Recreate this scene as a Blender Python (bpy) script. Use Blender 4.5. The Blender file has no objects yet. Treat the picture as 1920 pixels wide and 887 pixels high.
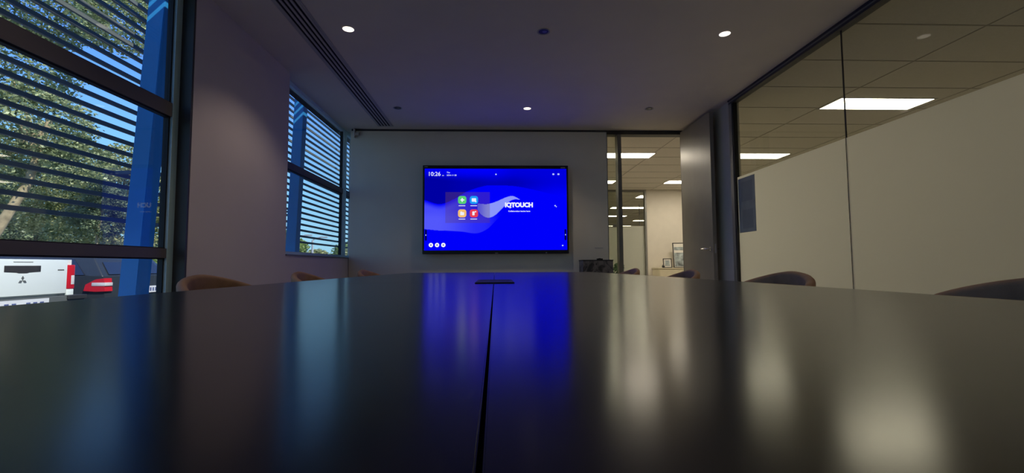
import bpy, bmesh, math, random
from mathutils import Vector, Matrix
random.seed(7)
S = bpy.context.scene
COL = S.collection
PI = math.pi

# ------------------------------------------------------------------ camera
yaw, pitch, roll = math.radians(2.0), math.radians(3.58), math.radians(0.3)
f = Vector((math.sin(yaw)*math.cos(pitch), math.cos(yaw)*math.cos(pitch), math.sin(pitch)))
r = f.cross(Vector((0, 0, 1))).normalized(); u = r.cross(f)
r2 = r*math.cos(roll) - u*math.sin(roll); u2 = u*math.cos(roll) + r*math.sin(roll)
cd = bpy.data.cameras.new('camera'); cam = bpy.data.objects.new('camera', cd); COL.objects.link(cam)
cam.matrix_world = Matrix(((r2.x, u2.x, -f.x, 0), (r2.y, u2.y, -f.y, 0), (r2.z, u2.z, -f.z, 0.804), (0, 0, 0, 1)))
cd.sensor_width = 36; cd.lens = 36*862/1920; cd.clip_start = 0.01; cd.clip_end = 500
S.camera = cam

# ------------------------------------------------------------------ sky, sun, exposure
SUN_STRENGTH = 5.4
SKY_STRENGTH = 0.68
PANEL_E = 18.0        # office ceiling panels
DOWN_W = 13.0         # watts of one downlight
S.view_settings.view_transform = 'Standard'; S.view_settings.look = 'None'
S.view_settings.exposure = 0.0; S.view_settings.gamma = 1.0
S.view_settings.use_curve_mapping = False
S.cycles.use_denoising = True
S.cycles.max_bounces = 10; S.cycles.transparent_max_bounces = 24
S.cycles.sample_clamp_indirect = 4.0
sun_dir = Vector((-1, 0.7, -1.12)).normalized()
w = bpy.data.worlds.new('world'); S.world = w; w.use_nodes = True
nt = w.node_tree; nt.nodes.clear()
wo = nt.nodes.new('ShaderNodeOutputWorld'); bg = nt.nodes.new('ShaderNodeBackground')
tc = nt.nodes.new('ShaderNodeTexCoord'); sep = nt.nodes.new('ShaderNodeSeparateXYZ')
cr = nt.nodes.new('ShaderNodeValToRGB')
nt.links.new(tc.outputs['Generated'], sep.inputs[0]); nt.links.new(sep.outputs['Z'], cr.inputs[0])
e = cr.color_ramp.elements
e[0].position = 0.0; e[0].color = (0.85, 1.45, 1.75, 1)
e[1].position = 0.75; e[1].color = (0.13, 0.34, 1.2, 1)
x = e.new(0.14); x.color = (0.60, 1.30, 2.0, 1)
x = e.new(0.34); x.color = (0.27, 0.72, 2.1, 1)
nt.links.new(cr.outputs[0], bg.inputs['Color']); bg.inputs['Strength'].default_value = SKY_STRENGTH
nt.links.new(bg.outputs[0], wo.inputs['Surface'])
sl = bpy.data.lights.new('sun', 'SUN'); sl.energy = SUN_STRENGTH; sl.angle = 0.009; sl.color = (1.0, 0.93, 0.80)
so = bpy.data.objects.new('sun', sl); COL.objects.link(so)
so.rotation_euler = sun_dir.to_track_quat('-Z', 'Y').to_euler(); so.location = (20, -10, 25)

# ------------------------------------------------------------------ materials
def newmat(name):
    m = bpy.data.materials.new(name); m.use_nodes = True; m.node_tree.nodes.clear()
    o = m.node_tree.nodes.new('ShaderNodeOutputMaterial'); return m, m.node_tree, o
def pbr(name, col, rough=0.5, metal=0.0, var=0.06, scale=8.0, bump=0.0, bscale=200.0, spec=0.5, detail=3, coat=0.0, coatr=0.08):
    m, t, o = newmat(name)
    b = t.nodes.new('ShaderNodeBsdfPrincipled'); t.links.new(b.outputs[0], o.inputs[0])
    b.inputs['Roughness'].default_value = rough; b.inputs['Metallic'].default_value = metal
    b.inputs['Specular IOR Level'].default_value = spec
    b.inputs['Coat Weight'].default_value = coat; b.inputs['Coat Roughness'].default_value = coatr
    c = t.nodes.new('ShaderNodeTexCoord'); n = t.nodes.new('ShaderNodeTexNoise')
    n.inputs['Scale'].default_value = scale; n.inputs['Detail'].default_value = detail
    t.links.new(c.outputs['Object'], n.inputs['Vector'])
    rp = t.nodes.new('ShaderNodeValToRGB'); t.links.new(n.outputs[0], rp.inputs[0])
    rp.color_ramp.elements[0].position = 0.3; rp.color_ramp.elements[1].position = 0.7
    rp.color_ramp.elements[0].color = [max(0, v*(1-var)) for v in col] + [1]
    rp.color_ramp.elements[1].color = [v*(1+var) for v in col] + [1]
    t.links.new(rp.outputs[0], b.inputs['Base Color'])
    if bump:
        n2 = t.nodes.new('ShaderNodeTexNoise'); n2.inputs['Scale'].default_value = bscale; n2.inputs['Detail'].default_value = 2
        t.links.new(c.outputs['Object'], n2.inputs['Vector'])
        bp = t.nodes.new('ShaderNodeBump'); bp.inputs['Strength'].default_value = bump; bp.inputs['Distance'].default_value = 0.002
        t.links.new(n2.outputs[0], bp.inputs['Height']); t.links.new(bp.outputs[0], b.inputs['Normal'])
    return m
def emit(name, col, s):
    m, t, o = newmat(name); e = t.nodes.new('ShaderNodeEmission')
    e.inputs[0].default_value = (*col, 1); e.inputs[1].default_value = s
    t.links.new(e.outputs[0], o.inputs[0]); return m
def glassmat(name, tint=(0.93, 0.96, 0.95), refl=0.02, rough=0.0):
    m, t, o = newmat(name)
    tr = t.nodes.new('ShaderNodeBsdfTransparent'); tr.inputs[0].default_value = (*tint, 1)
    g = t.nodes.new('ShaderNodeBsdfGlossy'); g.inputs['Roughness'].default_value = rough
    # Schlick reflectance, the same from both sides of the pane
    ge = t.nodes.new('ShaderNodeNewGeometry'); dt = t.nodes.new('ShaderNodeVectorMath'); dt.operation = 'DOT_PRODUCT'
    t.links.new(ge.outputs['Incoming'], dt.inputs[0]); t.links.new(ge.outputs['Normal'], dt.inputs[1])
    def mth(op, a, b=None):
        n = t.nodes.new('ShaderNodeMath'); n.operation = op
        if hasattr(a, 'is_output'): t.links.new(a, n.inputs[0])
        else: n.inputs[0].default_value = a
        if b is not None: n.inputs[1].default_value = b
        return n.outputs[0]
    c = mth('ABSOLUTE', dt.outputs['Value']); sub = t.nodes.new('ShaderNodeMath'); sub.operation = 'SUBTRACT'
    sub.inputs[0].default_value = 1.0; t.links.new(c, sub.inputs[1])
    F = mth('ADD', mth('MULTIPLY', mth('POWER', sub.outputs[0], 5.0), 0.96), refl)
    mx = t.nodes.new('ShaderNodeMixShader')
    t.links.new(F, mx.inputs[0]); t.links.new(tr.outputs[0], mx.inputs[1]); t.links.new(g.outputs[0], mx.inputs[2])
    t.links.new(mx.outputs[0], o.inputs[0]); return m
def filmmat(name, col, frac=0.65):
    m, t, o = newmat(name)
    d = t.nodes.new('ShaderNodeBsdfDiffuse'); d.inputs[0].default_value = (*col, 1)
    tl = t.nodes.new('ShaderNodeBsdfTranslucent'); tl.inputs[0].default_value = (*col, 1)
    mx = t.nodes.new('ShaderNodeMixShader'); mx.inputs[0].default_value = frac
    t.links.new(d.outputs[0], mx.inputs[1]); t.links.new(tl.outputs[0], mx.inputs[2])
    t.links.new(mx.outputs[0], o.inputs[0]); return m
def leafmat(name, dark, light, trans=0.35):
    m, t, o = newmat(name)
    c = t.nodes.new('ShaderNodeTexCoord'); n = t.nodes.new('ShaderNodeTexNoise'); n.inputs['Scale'].default_value = 2.6
    n.inputs['Detail'].default_value = 6; t.links.new(c.outputs['Object'], n.inputs['Vector'])
    rp = t.nodes.new('ShaderNodeValToRGB'); t.links.new(n.outputs[0], rp.inputs[0])
    rp.color_ramp.elements[0].position = 0.35; rp.color_ramp.elements[1].position = 0.68
    rp.color_ramp.elements[0].color = (*dark, 1); rp.color_ramp.elements[1].color = (*light, 1)
    d = t.nodes.new('ShaderNodeBsdfPrincipled'); d.inputs['Roughness'].default_value = 0.45
    tl = t.nodes.new('ShaderNodeBsdfTranslucent'); mx = t.nodes.new('ShaderNodeMixShader'); mx.inputs[0].default_value = trans
    t.links.new(rp.outputs[0], d.inputs['Base Color']); t.links.new(rp.outputs[0], tl.inputs[0])
    t.links.new(d.outputs[0], mx.inputs[1]); t.links.new(tl.outputs[0], mx.inputs[2]); t.links.new(mx.outputs[0], o.inputs[0]); return m

M = {}
M['ceiling'] = pbr('ceiling_paint', (0.82, 0.75, 0.64), 0.85, var=0.02, scale=3)
M['wall'] = pbr('wall_paint', (0.82, 0.77, 0.66), 0.8, var=0.02, scale=3, bump=0.1)
M['pillar'] = pbr('pillar_paint', (0.66, 0.60, 0.60), 0.75, var=0.02, scale=3, bump=0.1)
M['greywall'] = pbr('grey_panel', (0.52, 0.50, 0.45), 0.6, var=0.03)
M['cream'] = pbr('cream_paint', (0.66, 0.62, 0.54), 0.8, var=0.02)
M['tile'] = pbr('ceiling_tile', (0.66, 0.62, 0.54), 0.9, var=0.04, scale=60)
M['grid'] = pbr('ceiling_grid', (0.42, 0.39, 0.33), 0.6)
M['carpet_office'] = pbr('office_carpet', (0.33, 0.31, 0.275), 0.95, var=0.2, scale=120)
M['carpet'] = pbr('carpet', (0.20, 0.195, 0.19), 0.95, var=0.3, scale=120, bump=0.6)
M['alu'] = pbr('window_aluminium', (0.55, 0.78, 0.88), 0.5, metal=0.0, var=0.03)
M['aludark'] = pbr('transom_aluminium', (0.12, 0.11, 0.125), 0.5, metal=0.1, var=0.03)
M['gasket'] = pbr('gasket', (0.008, 0.008, 0.01), 0.6)
M['darkframe'] = pbr('dark_frame', (0.06, 0.06, 0.06), 0.5, metal=0.3)
M['midframe'] = pbr('mid_frame', (0.23, 0.23, 0.22), 0.4, metal=0.4)
M['glass'] = glassmat('window_glass', (0.90, 0.94, 0.95))
M['glass2'] = glassmat('partition_glass', (0.86, 0.88, 0.84))
M['film'] = filmmat('frosted_film', (0.94, 0.93, 0.91), 0.96)
M['table'] = pbr('table_laminate', (0.009, 0.010, 0.013), 0.20, var=0.15, scale=30, spec=0.31)
M['tableedge'] = pbr('table_edge', (0.03, 0.028, 0.028), 0.5)
M['blackplastic'] = pbr('black_plastic', (0.012, 0.012, 0.014), 0.5)
M['bezel'] = pbr('tv_bezel', (0.008, 0.008, 0.010), 0.35)
M['chrome'] = pbr('brushed_chrome', (0.75, 0.73, 0.70), 0.25, metal=1.0)
M['door'] = pbr('door_laminate', (0.27, 0.24, 0.20), 0.33, var=0.06, scale=5, spec=0.6)
M['louvre'] = pbr('louvre_paint', (0.17, 0.19, 0.18), 0.5, var=0.03)
M['louvrefar'] = pbr('louvre_paint_pale', (0.16, 0.175, 0.175), 0.5, var=0.03)
M['bluepaint'] = pbr('blue_steel_paint', (0.03, 0.27, 0.62), 0.45, var=0.03)
M['render'] = pbr('outer_wall_render', (0.16, 0.16, 0.165), 0.8)
M['asphalt'] = pbr('asphalt', (0.22, 0.215, 0.20), 0.9, var=0.25, scale=30)
M['grass'] = pbr('dry_grass', (0.26, 0.22, 0.11), 0.95, var=0.5, scale=3)
M['bark'] = pbr('bark', (0.42, 0.33, 0.20), 0.9, var=0.35, scale=6, bump=0.8, bscale=30)
M['barkdark'] = pbr('bark_dark', (0.16, 0.13, 0.09), 0.9, var=0.3, scale=6)
M['chair_r'] = pbr('brown_leather', (0.30, 0.18, 0.11), 0.65, var=0.25, scale=9, bump=0.3, bscale=260, spec=0.2)
M['chairleg'] = pbr('black_metal', (0.02, 0.02, 0.02), 0.4, metal=0.6)
M['white'] = pbr('white_plastic', (0.75, 0.74, 0.72), 0.5)
M['vent'] = pbr('vent_paint', (0.50, 0.49, 0.47), 0.6)
M['black'] = pbr('matt_black', (0.003, 0.003, 0.003), 0.9)
M['panel_e'] = emit('light_panel_diffuser', (1.0, 0.88, 0.69), PANEL_E)
M['panel_added'] = emit('added_panel_diffuser', (1.0, 0.88, 0.69), 7.0)  # dimmer glow of the panel added to light the frosted film
M['down_e'] = emit('downlight_lens', (1.0, 0.86, 0.72), 2.6)
M['paper'] = pbr('poster_paper', (0.27, 0.31, 0.30), 0.6, var=0.1, scale=8)
M['paperdark'] = pbr('poster_ink', (0.21, 0.25, 0.25), 0.6)
M['carwhite'] = pbr('car_white', (0.88, 0.93, 0.90), 0.3, coat=0.6, var=0.01)
M['cardark'] = pbr('car_dark_grey', (0.03, 0.036, 0.042), 0.35, coat=0.2, var=0.05)
M['carglass'] = pbr('car_glass', (0.02, 0.025, 0.04), 0.06, spec=0.9)
M['carplastic'] = pbr('car_plastic', (0.03, 0.03, 0.033), 0.6)
M['bumpgrey'] = pbr('bumper_grey', (0.12, 0.13, 0.13), 0.45)
M['tyre'] = pbr('tyre', (0.015, 0.015, 0.015), 0.85)
M['redlens'] = pbr('red_lens', (0.65, 0.015, 0.03), 0.2, coat=0.8)
M['clearlens'] = pbr('clear_lens', (0.75, 0.72, 0.72), 0.15, coat=0.8)
M['plate'] = pbr('plate_white', (0.8, 0.8, 0.82), 0.4)
M['plateblue'] = pbr('plate_blue', (0.10, 0.13, 0.30), 0.4)
M['wood'] = pbr('cabinet_cream', (0.62, 0.56, 0.40), 0.5, var=0.04)
M['photo'] = pbr('photo_print', (0.30, 0.35, 0.36), 0.4, var=0.9, scale=7, detail=5)
M['mount'] = pbr('picture_mount', (0.72, 0.70, 0.64), 0.6)
M['pole'] = pbr('galvanised_pole', (0.55, 0.57, 0.58), 0.5, metal=0.3)
M['leafA'] = leafmat('leaves_olive', (0.10, 0.14, 0.06), (0.68, 0.72, 0.38))
M['leafB'] = leafmat('leaves_yellow_green', (0.16, 0.20, 0.06), (0.76, 0.74, 0.36))
M['leafC'] = leafmat('leaves_dark', (0.07, 0.10, 0.06), (0.36, 0.44, 0.24))
M['leafD'] = leafmat('leaves_bright', (0.16, 0.24, 0.06), (0.55, 0.66, 0.20))
M['leafE'] = leafmat('leaves_indoor', (0.02, 0.05, 0.02), (0.06, 0.14, 0.05))
M['pot'] = pbr('grey_pot', (0.3, 0.3, 0.29), 0.6)
# marbled front of the low box by the wall
def marblemat():
    m, t, o = newmat('marbled_print'); b = t.nodes.new('ShaderNodeBsdfPrincipled'); t.links.new(b.outputs[0], o.inputs[0])
    b.inputs['Roughness'].default_value = 0.4
    c = t.nodes.new('ShaderNodeTexCoord'); n = t.nodes.new('ShaderNodeTexNoise'); n.inputs['Scale'].default_value = 7
    n.inputs['Detail'].default_value = 5; n.inputs['Distortion'].default_value = 2.2
    t.links.new(c.outputs['Object'], n.inputs['Vector']); rp = t.nodes.new('ShaderNodeValToRGB'); t.links.new(n.outputs[0], rp.inputs[0])
    el = rp.color_ramp.elements; el[0].position = 0.40; el[0].color = (0.03, 0.028, 0.028, 1); el[1].position = 0.56; el[1].color = (0.20, 0.175, 0.17, 1)
    t.links.new(rp.outputs[0], b.inputs['Base Color']); return m
M['marble'] = marblemat()

# ------------------------------------------------------------------ helpers
def box(bm, x0, x1, y0, y1, z0, z1, bev=0.0, mat=None):
    vs = [bm.verts.new((x, y, z)) for x in (x0, x1) for y in (y0, y1) for z in (z0, z1)]
    fs = [(0, 1, 3, 2), (4, 6, 7, 5), (0, 4, 5, 1), (2, 3, 7, 6), (0, 2, 6, 4), (1, 5, 7, 3)]
    faces = [bm.faces.new([vs[i] for i in q]) for q in fs]
    if bev:
        es = list({ed for fa in faces for ed in fa.edges})
        bmesh.ops.bevel(bm, geom=es, offset=bev, segments=2, affect='EDGES', profile=0.6)
def cyl(bm, p0, p1, r0, r1=None, n=20, cap=True):
    r1 = r0 if r1 is None else r1
    p0, p1 = Vector(p0), Vector(p1); d = p1-p0; L = d.length
    mt = Matrix.Translation((p0+p1)/2) @ d.to_track_quat('Z', 'Y').to_matrix().to_4x4()
    bmesh.ops.create_cone(bm, cap_ends=cap, cap_tris=False, segments=n, radius1=r0, radius2=r1, depth=L, matrix=mt)
def prism(bm, pts, ax, a, b):
    """closed 2D outline extruded along axis ax from a to b; pts are the two other coords in xyz order"""
    def mk(p, v):
        return {'x': (v, p[0], p[1]), 'y': (p[0], v, p[1]), 'z': (p[0], p[1], v)}[ax]
    A = [bm.verts.new(mk(p, a)) for p in pts]; B = [bm.verts.new(mk(p, b)) for p in pts]
    bm.faces.new(A); bm.faces.new(B[::-1]); n = len(pts)
    for i in range(n): bm.faces.new((A[i], B[i], B[(i+1) % n], A[(i+1) % n]))
def tube(bm, pts, rad, n=10):
    pts = [Vector(p) for p in pts]; rings = []
    rads = rad if isinstance(rad, (list, tuple)) else [rad]*len(pts)
    for i, p in enumerate(pts):
        d = (pts[min(i+1, len(pts)-1)]-pts[max(i-1, 0)]).normalized()
        q = d.to_track_quat('Z', 'Y')
        rings.append([bm.verts.new(p + q @ Vector((math.cos(2*PI*k/n)*rads[i], math.sin(2*PI*k/n)*rads[i], 0))) for k in range(n)])
    for a, b in zip(rings, rings[1:]):
        for k in range(n): bm.faces.new((a[k], a[(k+1) % n], b[(k+1) % n], b[k]))
    bm.faces.new(rings[0][::-1]); bm.faces.new(rings[-1])
def obj(name, bm, m, parent=None, smooth=False, loc=None):
    bmesh.ops.recalc_face_normals(bm, faces=bm.faces)
    me = bpy.data.meshes.new(name); bm.to_mesh(me); bm.free()
    me.materials.append(M[m] if isinstance(m, str) else m)
    if smooth:
        for p in me.polygons: p.use_smooth = True
        me.set_sharp_from_angle(angle=math.radians(40))
    o = bpy.data.objects.new(name, me); COL.objects.link(o)
    if parent: o.parent = parent
    if loc: o.location = loc
    return o
def B(name, m, *boxes, parent=None, bev=0.0, loc=None):
    bm = bmesh.new()
    for b in boxes: box(bm, *b, bev=bev)
    return obj(name, bm, m, parent, loc=loc)
def thing(name, label, cat, loc=(0, 0, 0), rz=0, group=None):
    o = bpy.data.objects.new(name, None); o.empty_display_size = 0.1; COL.objects.link(o)
    o.location = loc; o.rotation_euler = (0, 0, rz); return tag(o, label, cat, group)
def tag(o, label, cat, group=None):
    o['label'] = label; o['category'] = cat
    if group: o['group'] = group
    return o
def struct(o, label=None):
    o['kind'] = 'structure'
    if label: o['label'] = label
    return o
def dup(root, loc=None, rz=None, label=None, group=None):
    def cp(o, par):
        c = o.copy(); COL.objects.link(c); c.parent = par
        for ch in list(o.children): cp(ch, c)
        return c
    n = cp(root, None)
    if loc is not None: n.location = loc
    if rz is not None: n.rotation_euler = (0, 0, rz)
    if label: n['label'] = label
    if group: n['group'] = group
    return n
H = 2.64          # ceiling height
BACK = -2.2       # wall behind the camera

# ------------------------------------------------------------------ room shell
struct(B('floor', 'carpet', (-2.2, 2.70, BACK, 6.2, -0.12, 0.0)), 'grey carpeted floor')
struct(B('floor_office', 'carpet_office', (2.70, 9.0, BACK, 24, -0.12, 0.0), (-2.2, 2.70, 6.2, 24.0, -0.12, 0.0)), 'beige office carpet')
struct(B('ceiling', 'ceiling', (-2.2, 2.72, BACK, 6.27, H, H+0.12)), 'smooth painted meeting room ceiling')
# pillar + sill wall on the window side, with the facade above the ceiling
struct(B('wall_left', 'pillar', (-2.066, -1.95, 2.975, 4.33, 0, H)), 'plain wall pier between the two windows')
struct(B('wall_sill', 'pillar', (-2.2, -1.95, 4.33, 6.9, 0, 0.905)), 'low wall below the far window')
struct(B('wall_facade', 'render', (-2.2, -2.12, BACK, 24, H, 3.245), (-2.2, -2.12, BACK-0.1, 24, -0.4, 0.0), (-2.2, -2.12, 6.9, 24, 0, H)), 'outer facade wall')
struct(B('wall_far', 'wall', (-1.945, 1.515, 6.15, 6.27, 0, H)), 'grey painted wall behind the screen')
struct(B('wall_far_return', 'wall', (-1.945, -1.85, 6.27, 6.66, 0, H), (-2.12, -1.85, 6.66, 6.9, 0, H)))
struct(B('wall_back', 'wall', (-2.2, 9.1, BACK-0.12, BACK, 0, H)), 'wall behind the camera')
struct(B('wall_right', 'greywall', (2.64, 2.74, 4.99, 6.27, 0, H)), 'dark grey panelled wall beside the open door')
struct(B('roof', 'render', (-2.2, 9.2, BACK-0.1, 24.2, 3.1, 3.22)), 'flat roof slab')
# open office shell
struct(B('wall_office_right', 'cream', (9.0, 9.1, BACK, 24, 0, H)))
struct(B('wall_office_end', 'cream', (-2.2, 9.1, 24, 24.1, 0, H)))
struct(B('wall_office_far', 'cream', (3.69, 9.0, 11.1, 11.2, 0, H)), 'cream painted office wall')
struct(B('wall_corridor_left', 'cream', (-2.12, -2.0, 6.9, 24, 0, H)))
# suspended tile ceiling of the office, with grid
struct(B('ceiling_office', 'tile', (2.72, 9.0, BACK, 24, H+0.002, H+0.1), (-2.1, 2.72, 6.27, 24, H+0.002, H+0.1)), 'suspended office ceiling of long tiles')
bm = bmesh.new()
k = 0
y = 4.55-0.62*11
while y < 23.5:
    if y > 6.3: box(bm, -2.0, 9.0, y-0.006, y+0.006, H-0.002, H+0.002)
    else: box(bm, 2.74, 9.0, y-0.006, y+0.006, H-0.002, H+0.002)
    y += 0.622
for xx in (3.81, 5.01, 6.21, 7.41, 8.61): box(bm, xx-0.006, xx+0.006, BACK, 24, H-0.002, H+0.002)
for xx in (2.61, 1.41, 0.21, -0.99): box(bm, xx-0.006, xx+0.006, 6.3, 24, H-0.002, H+0.002)
struct(obj('trim_ceiling_grid', bm, 'grid'), 'pale metal grid of the office ceiling')
# thin dark shadow trims
struct(B('trim_far', 'darkframe', (-1.93, 1.515, 6.135, 6.15, H-0.022, H)), 'thin dark shadow line at top of the screen wall')
struct(B('baseboard_far', 'white', (-1.94, 1.51, 6.137, 6.15, 0, 0.09)))
struct(B('baseboard_left', 'white', (-1.95, -1.937, 2.98, 6.13, 0, 0.09)))

# ------------------------------------------------------------------ windows on the left
XF0, XF1, XG = -2.068, -2.03, -2.062
def window(n, y0, y1, mull, label, zb=0.04, trans=()):
    w_ = bpy.data.objects.new('window_%d' % n, None); COL.objects.link(w_); struct(w_, label)
    B('head_frame', 'alu', (XF0, XF1, y0, y1, 2.60, H), parent=w_)
    B('bottom_frame', 'alu', (XF0, XF1, y0, y1, zb-0.04, zb), parent=w_)
    for (a, b) in mull:
        B('mullion', 'alu', (XF0, XF1+0.004, a, b, zb, 2.60), parent=w_)
        B('gasket', 'gasket', (XG-0.012, XF1-0.012, a-0.012, a, zb, 2.60), (XG-0.012, XF1-0.012, b, b+0.012, zb, 2.60), parent=w_)
    for (z0, z1) in trans:
        segs = []; cur = y0
        for (a, b) in sorted(mull):
            if a > cur: segs.append((cur, a))
            cur = b
        if cur < y1: segs.append((cur, y1))
        for (a, b) in segs:
            B('transom', 'aludark', (XF0, XF1, a, b, z0, z1), parent=w_)
            B('gasket', 'gasket', (XG-0.01, XF1-0.01, a, b, z0-0.008, z0), (XG-0.01, XF1-0.01, a, b, z1, z1+0.006), parent=w_)
    B('glass_pane', 'glass', (XG-0.001, XG+0.001, y0+0.01, y1-0.01, zb, 2.60), parent=w_)
    return w_
window(1, BACK+0.02, 3.0, [(2.905, 3.0)], 'tall near window with two transoms looking onto the car park', 0.04, [(1.745, 1.832), (0.86, 0.918)])
window(2, 4.33, 6.64, [(4.33, 4.36), (6.13, 6.25)], 'far window with one transom beside the screen wall', 0.95, [(1.765, 1.832)])
struct(B('trim_sill', 'midframe', (-2.12, -1.94, 4.335, 6.13, 0.905, 0.918)), 'thin metal sill under the far window')
struct(B('trim_reveal', 'darkframe', (-2.03, -1.952, 2.958, 2.975, 0, H)), 'dark strip between window frame and pier')

# ------------------------------------------------------------------ glazed wall on the right
gw = bpy.data.objects.new('window_3', None); COL.objects.link(gw); struct(gw, 'frameless glass wall to the next office with frosted lower band')
B('top_rail', 'midframe', (2.62, 2.69, BACK, 4.99, H-0.03, H), parent=gw)
B('top_rail_channel', 'darkframe', (2.61, 2.62, BACK, 4.99, H-0.015, H), (2.62, 2.69, BACK, 4.99, H-0.05, H-0.03), parent=gw)
B('bottom_rail', 'midframe', (2.62, 2.69, BACK, 4.99, 0, 0.05), parent=gw)
B('end_post', 'midframe', (2.62, 2.69, 4.93, 4.99, 0.05, H-0.05), parent=gw)
B('post_gasket', 'gasket', (2.625, 2.67, 4.905, 4.93, 0.05, H-0.05), parent=gw)
for (a, b) in ((3.343, 4.905), (1.70, 3.335), (0.05, 1.692), (-1.6, 0.042)):
    g = B('glass_pane', 'glass2', (2.650, 2.652, a, b, 0.05, H-0.05), parent=gw)
    bm = bmesh.new(); box(bm, 2.6485, 2.6495, a+0.001, b-0.001, 0.05, 1.752); obj('frosted_film', bm, 'film', g)
B('glass_pane', 'glass2', (2.650, 2.652, BACK, -1.608, 0.05, H-0.05), parent=gw)
B('glass_joint', 'gasket', (2.651, 2.659, 3.335, 3.343, 0.05, H-0.05), (2.651, 2.659, 1.692, 1.70, 0.05, H-0.05), parent=gw)

# ------------------------------------------------------------------ sidelight and doorway in the far wall
sl_ = bpy.data.objects.new('window_4', None); COL.objects.link(sl_); struct(sl_, 'narrow glass sidelight left of the doorway')
B('head_frame', 'darkframe', (1.515, 2.62, 6.14, 6.27, 2.585, H), parent=sl_)
B('jamb', 'midframe', (1.665, 1.715, 6.14, 6.27, 0, 2.585), parent=sl_)
B('edge_trim', 'midframe', (1.515, 1.525, 6.15, 6.27, 0, 2.585), parent=sl_)
B('glass_pane', 'glass2', (1.525, 1.665, 6.205, 6.213, 0.02, 2.585), parent=sl_)
B('jamb', 'darkframe', (2.585, 2.64, 6.14, 6.27, 0, 2.585), parent=sl_)
dr = bpy.data.objects.new('door_1', None); COL.objects.link(dr); struct(dr, 'dark full height door standing open into the room')
bm = bmesh.new(); box(bm, 2.515, 2.56, 5.235, 6.09, 0.008, 2.60, bev=0.002); leaf = obj('door_leaf', bm, 'door', dr)
for zz in (0.3, 1.3, 2.3):
    bm = bmesh.new(); cyl(bm, (2.575, 6.10, zz-0.05), (2.575, 6.10, zz+0.05), 0.009); obj('hinge', bm, 'chrome', dr)
bm = bmesh.new()
for s, xx in ((-1, 2.515), (1, 2.56)):
    cyl(bm, (xx, 5.30, 0.985), (xx+s*0.008, 5.30, 0.985), 0.026)
    tube(bm, [(xx, 5.30, 0.985), (xx+s*0.045, 5.30, 0.985), (xx+s*0.055, 5.312, 0.985), (xx+s*0.057, 5.42, 0.984)], 0.0095)
obj('door_handle', bm, 'chrome', dr, smooth=True)
bm = bmesh.new(); box(bm, 2.53, 2.545, 5.2335, 5.236, 0.93, 1.04); obj('latch_plate', bm, 'chrome', dr)

# ------------------------------------------------------------------ table
tb = thing('meeting_table', 'long near-black meeting table with glossy top, centre seam and cable box', 'table', (0.03, 1.75, 0))
def halfw(y):   # slight boat shape, y relative to table centre
    return 0.868 - 0.055*(y/2.45)**2
T0, T1 = -2.45, 2.45
def leafpts(sx, a, b, g=0.0011):
    n = 16; ys = [a+(b-a)*i/n for i in range(n+1)]
    out = [(sx*halfw(y), y) for y in ys]
    return [(seam(a)+sx*g, a)] + out + [(seam(b)+sx*g, b)]
def seam(y):   # the seam sits a touch left of the middle, in table space
    return -0.0385 - 0.0018*y
for sx in (-1, 1):
    for (a, b) in ((T0, -0.001), (0.001, T1)):
        bm = bmesh.new(); prism(bm, leafpts(sx, a, b), 'z', 0.708, 0.74)
        bmesh.ops.recalc_face_normals(bm, faces=bm.faces)
        es = [ed for ed in bm.edges if all(v.co.z > 0.739 for v in ed.verts) and len(ed.link_faces) == 2]
        bmesh.ops.bevel(bm, geom=es, offset=0.0008, segments=2, affect='EDGES')
        obj('tabletop', bm, 'table', tb)
for yy in (-1.55, 1.55):
    bm = bmesh.new(); box(bm, -0.42, 0.42, yy-0.05, yy+0.05, 0.04, 0.700, bev=0.004); box(bm, -0.5, 0.5, yy-0.12, yy+0.12, 0.0, 0.04, bev=0.004)
    box(bm, -0.6, 0.6, yy-0.08, yy+0.08, 0.695, 0.708); obj('pedestal', bm, 'tableedge', tb)
B('under_beam', 'tableedge', (-0.04, 0.04, -1.5, 1.5, 0.62, 0.70), parent=tb)
bm = bmesh.new(); box(bm, -0.105, 0.035, -0.125, 0.195, 0.7395, 0.7445, bev=0.002); pb = obj('cable_box_lid', bm, 'blackplastic', tb)
pb['label'] = 'matt black flush cable box'
for (a, b) in ((0.165, 0.17), (0.03, 0.033)): B('lid_slot', 'black', (-0.095, 0.025, a, b, 0.7445, 0.7452), parent=pb)

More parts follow.
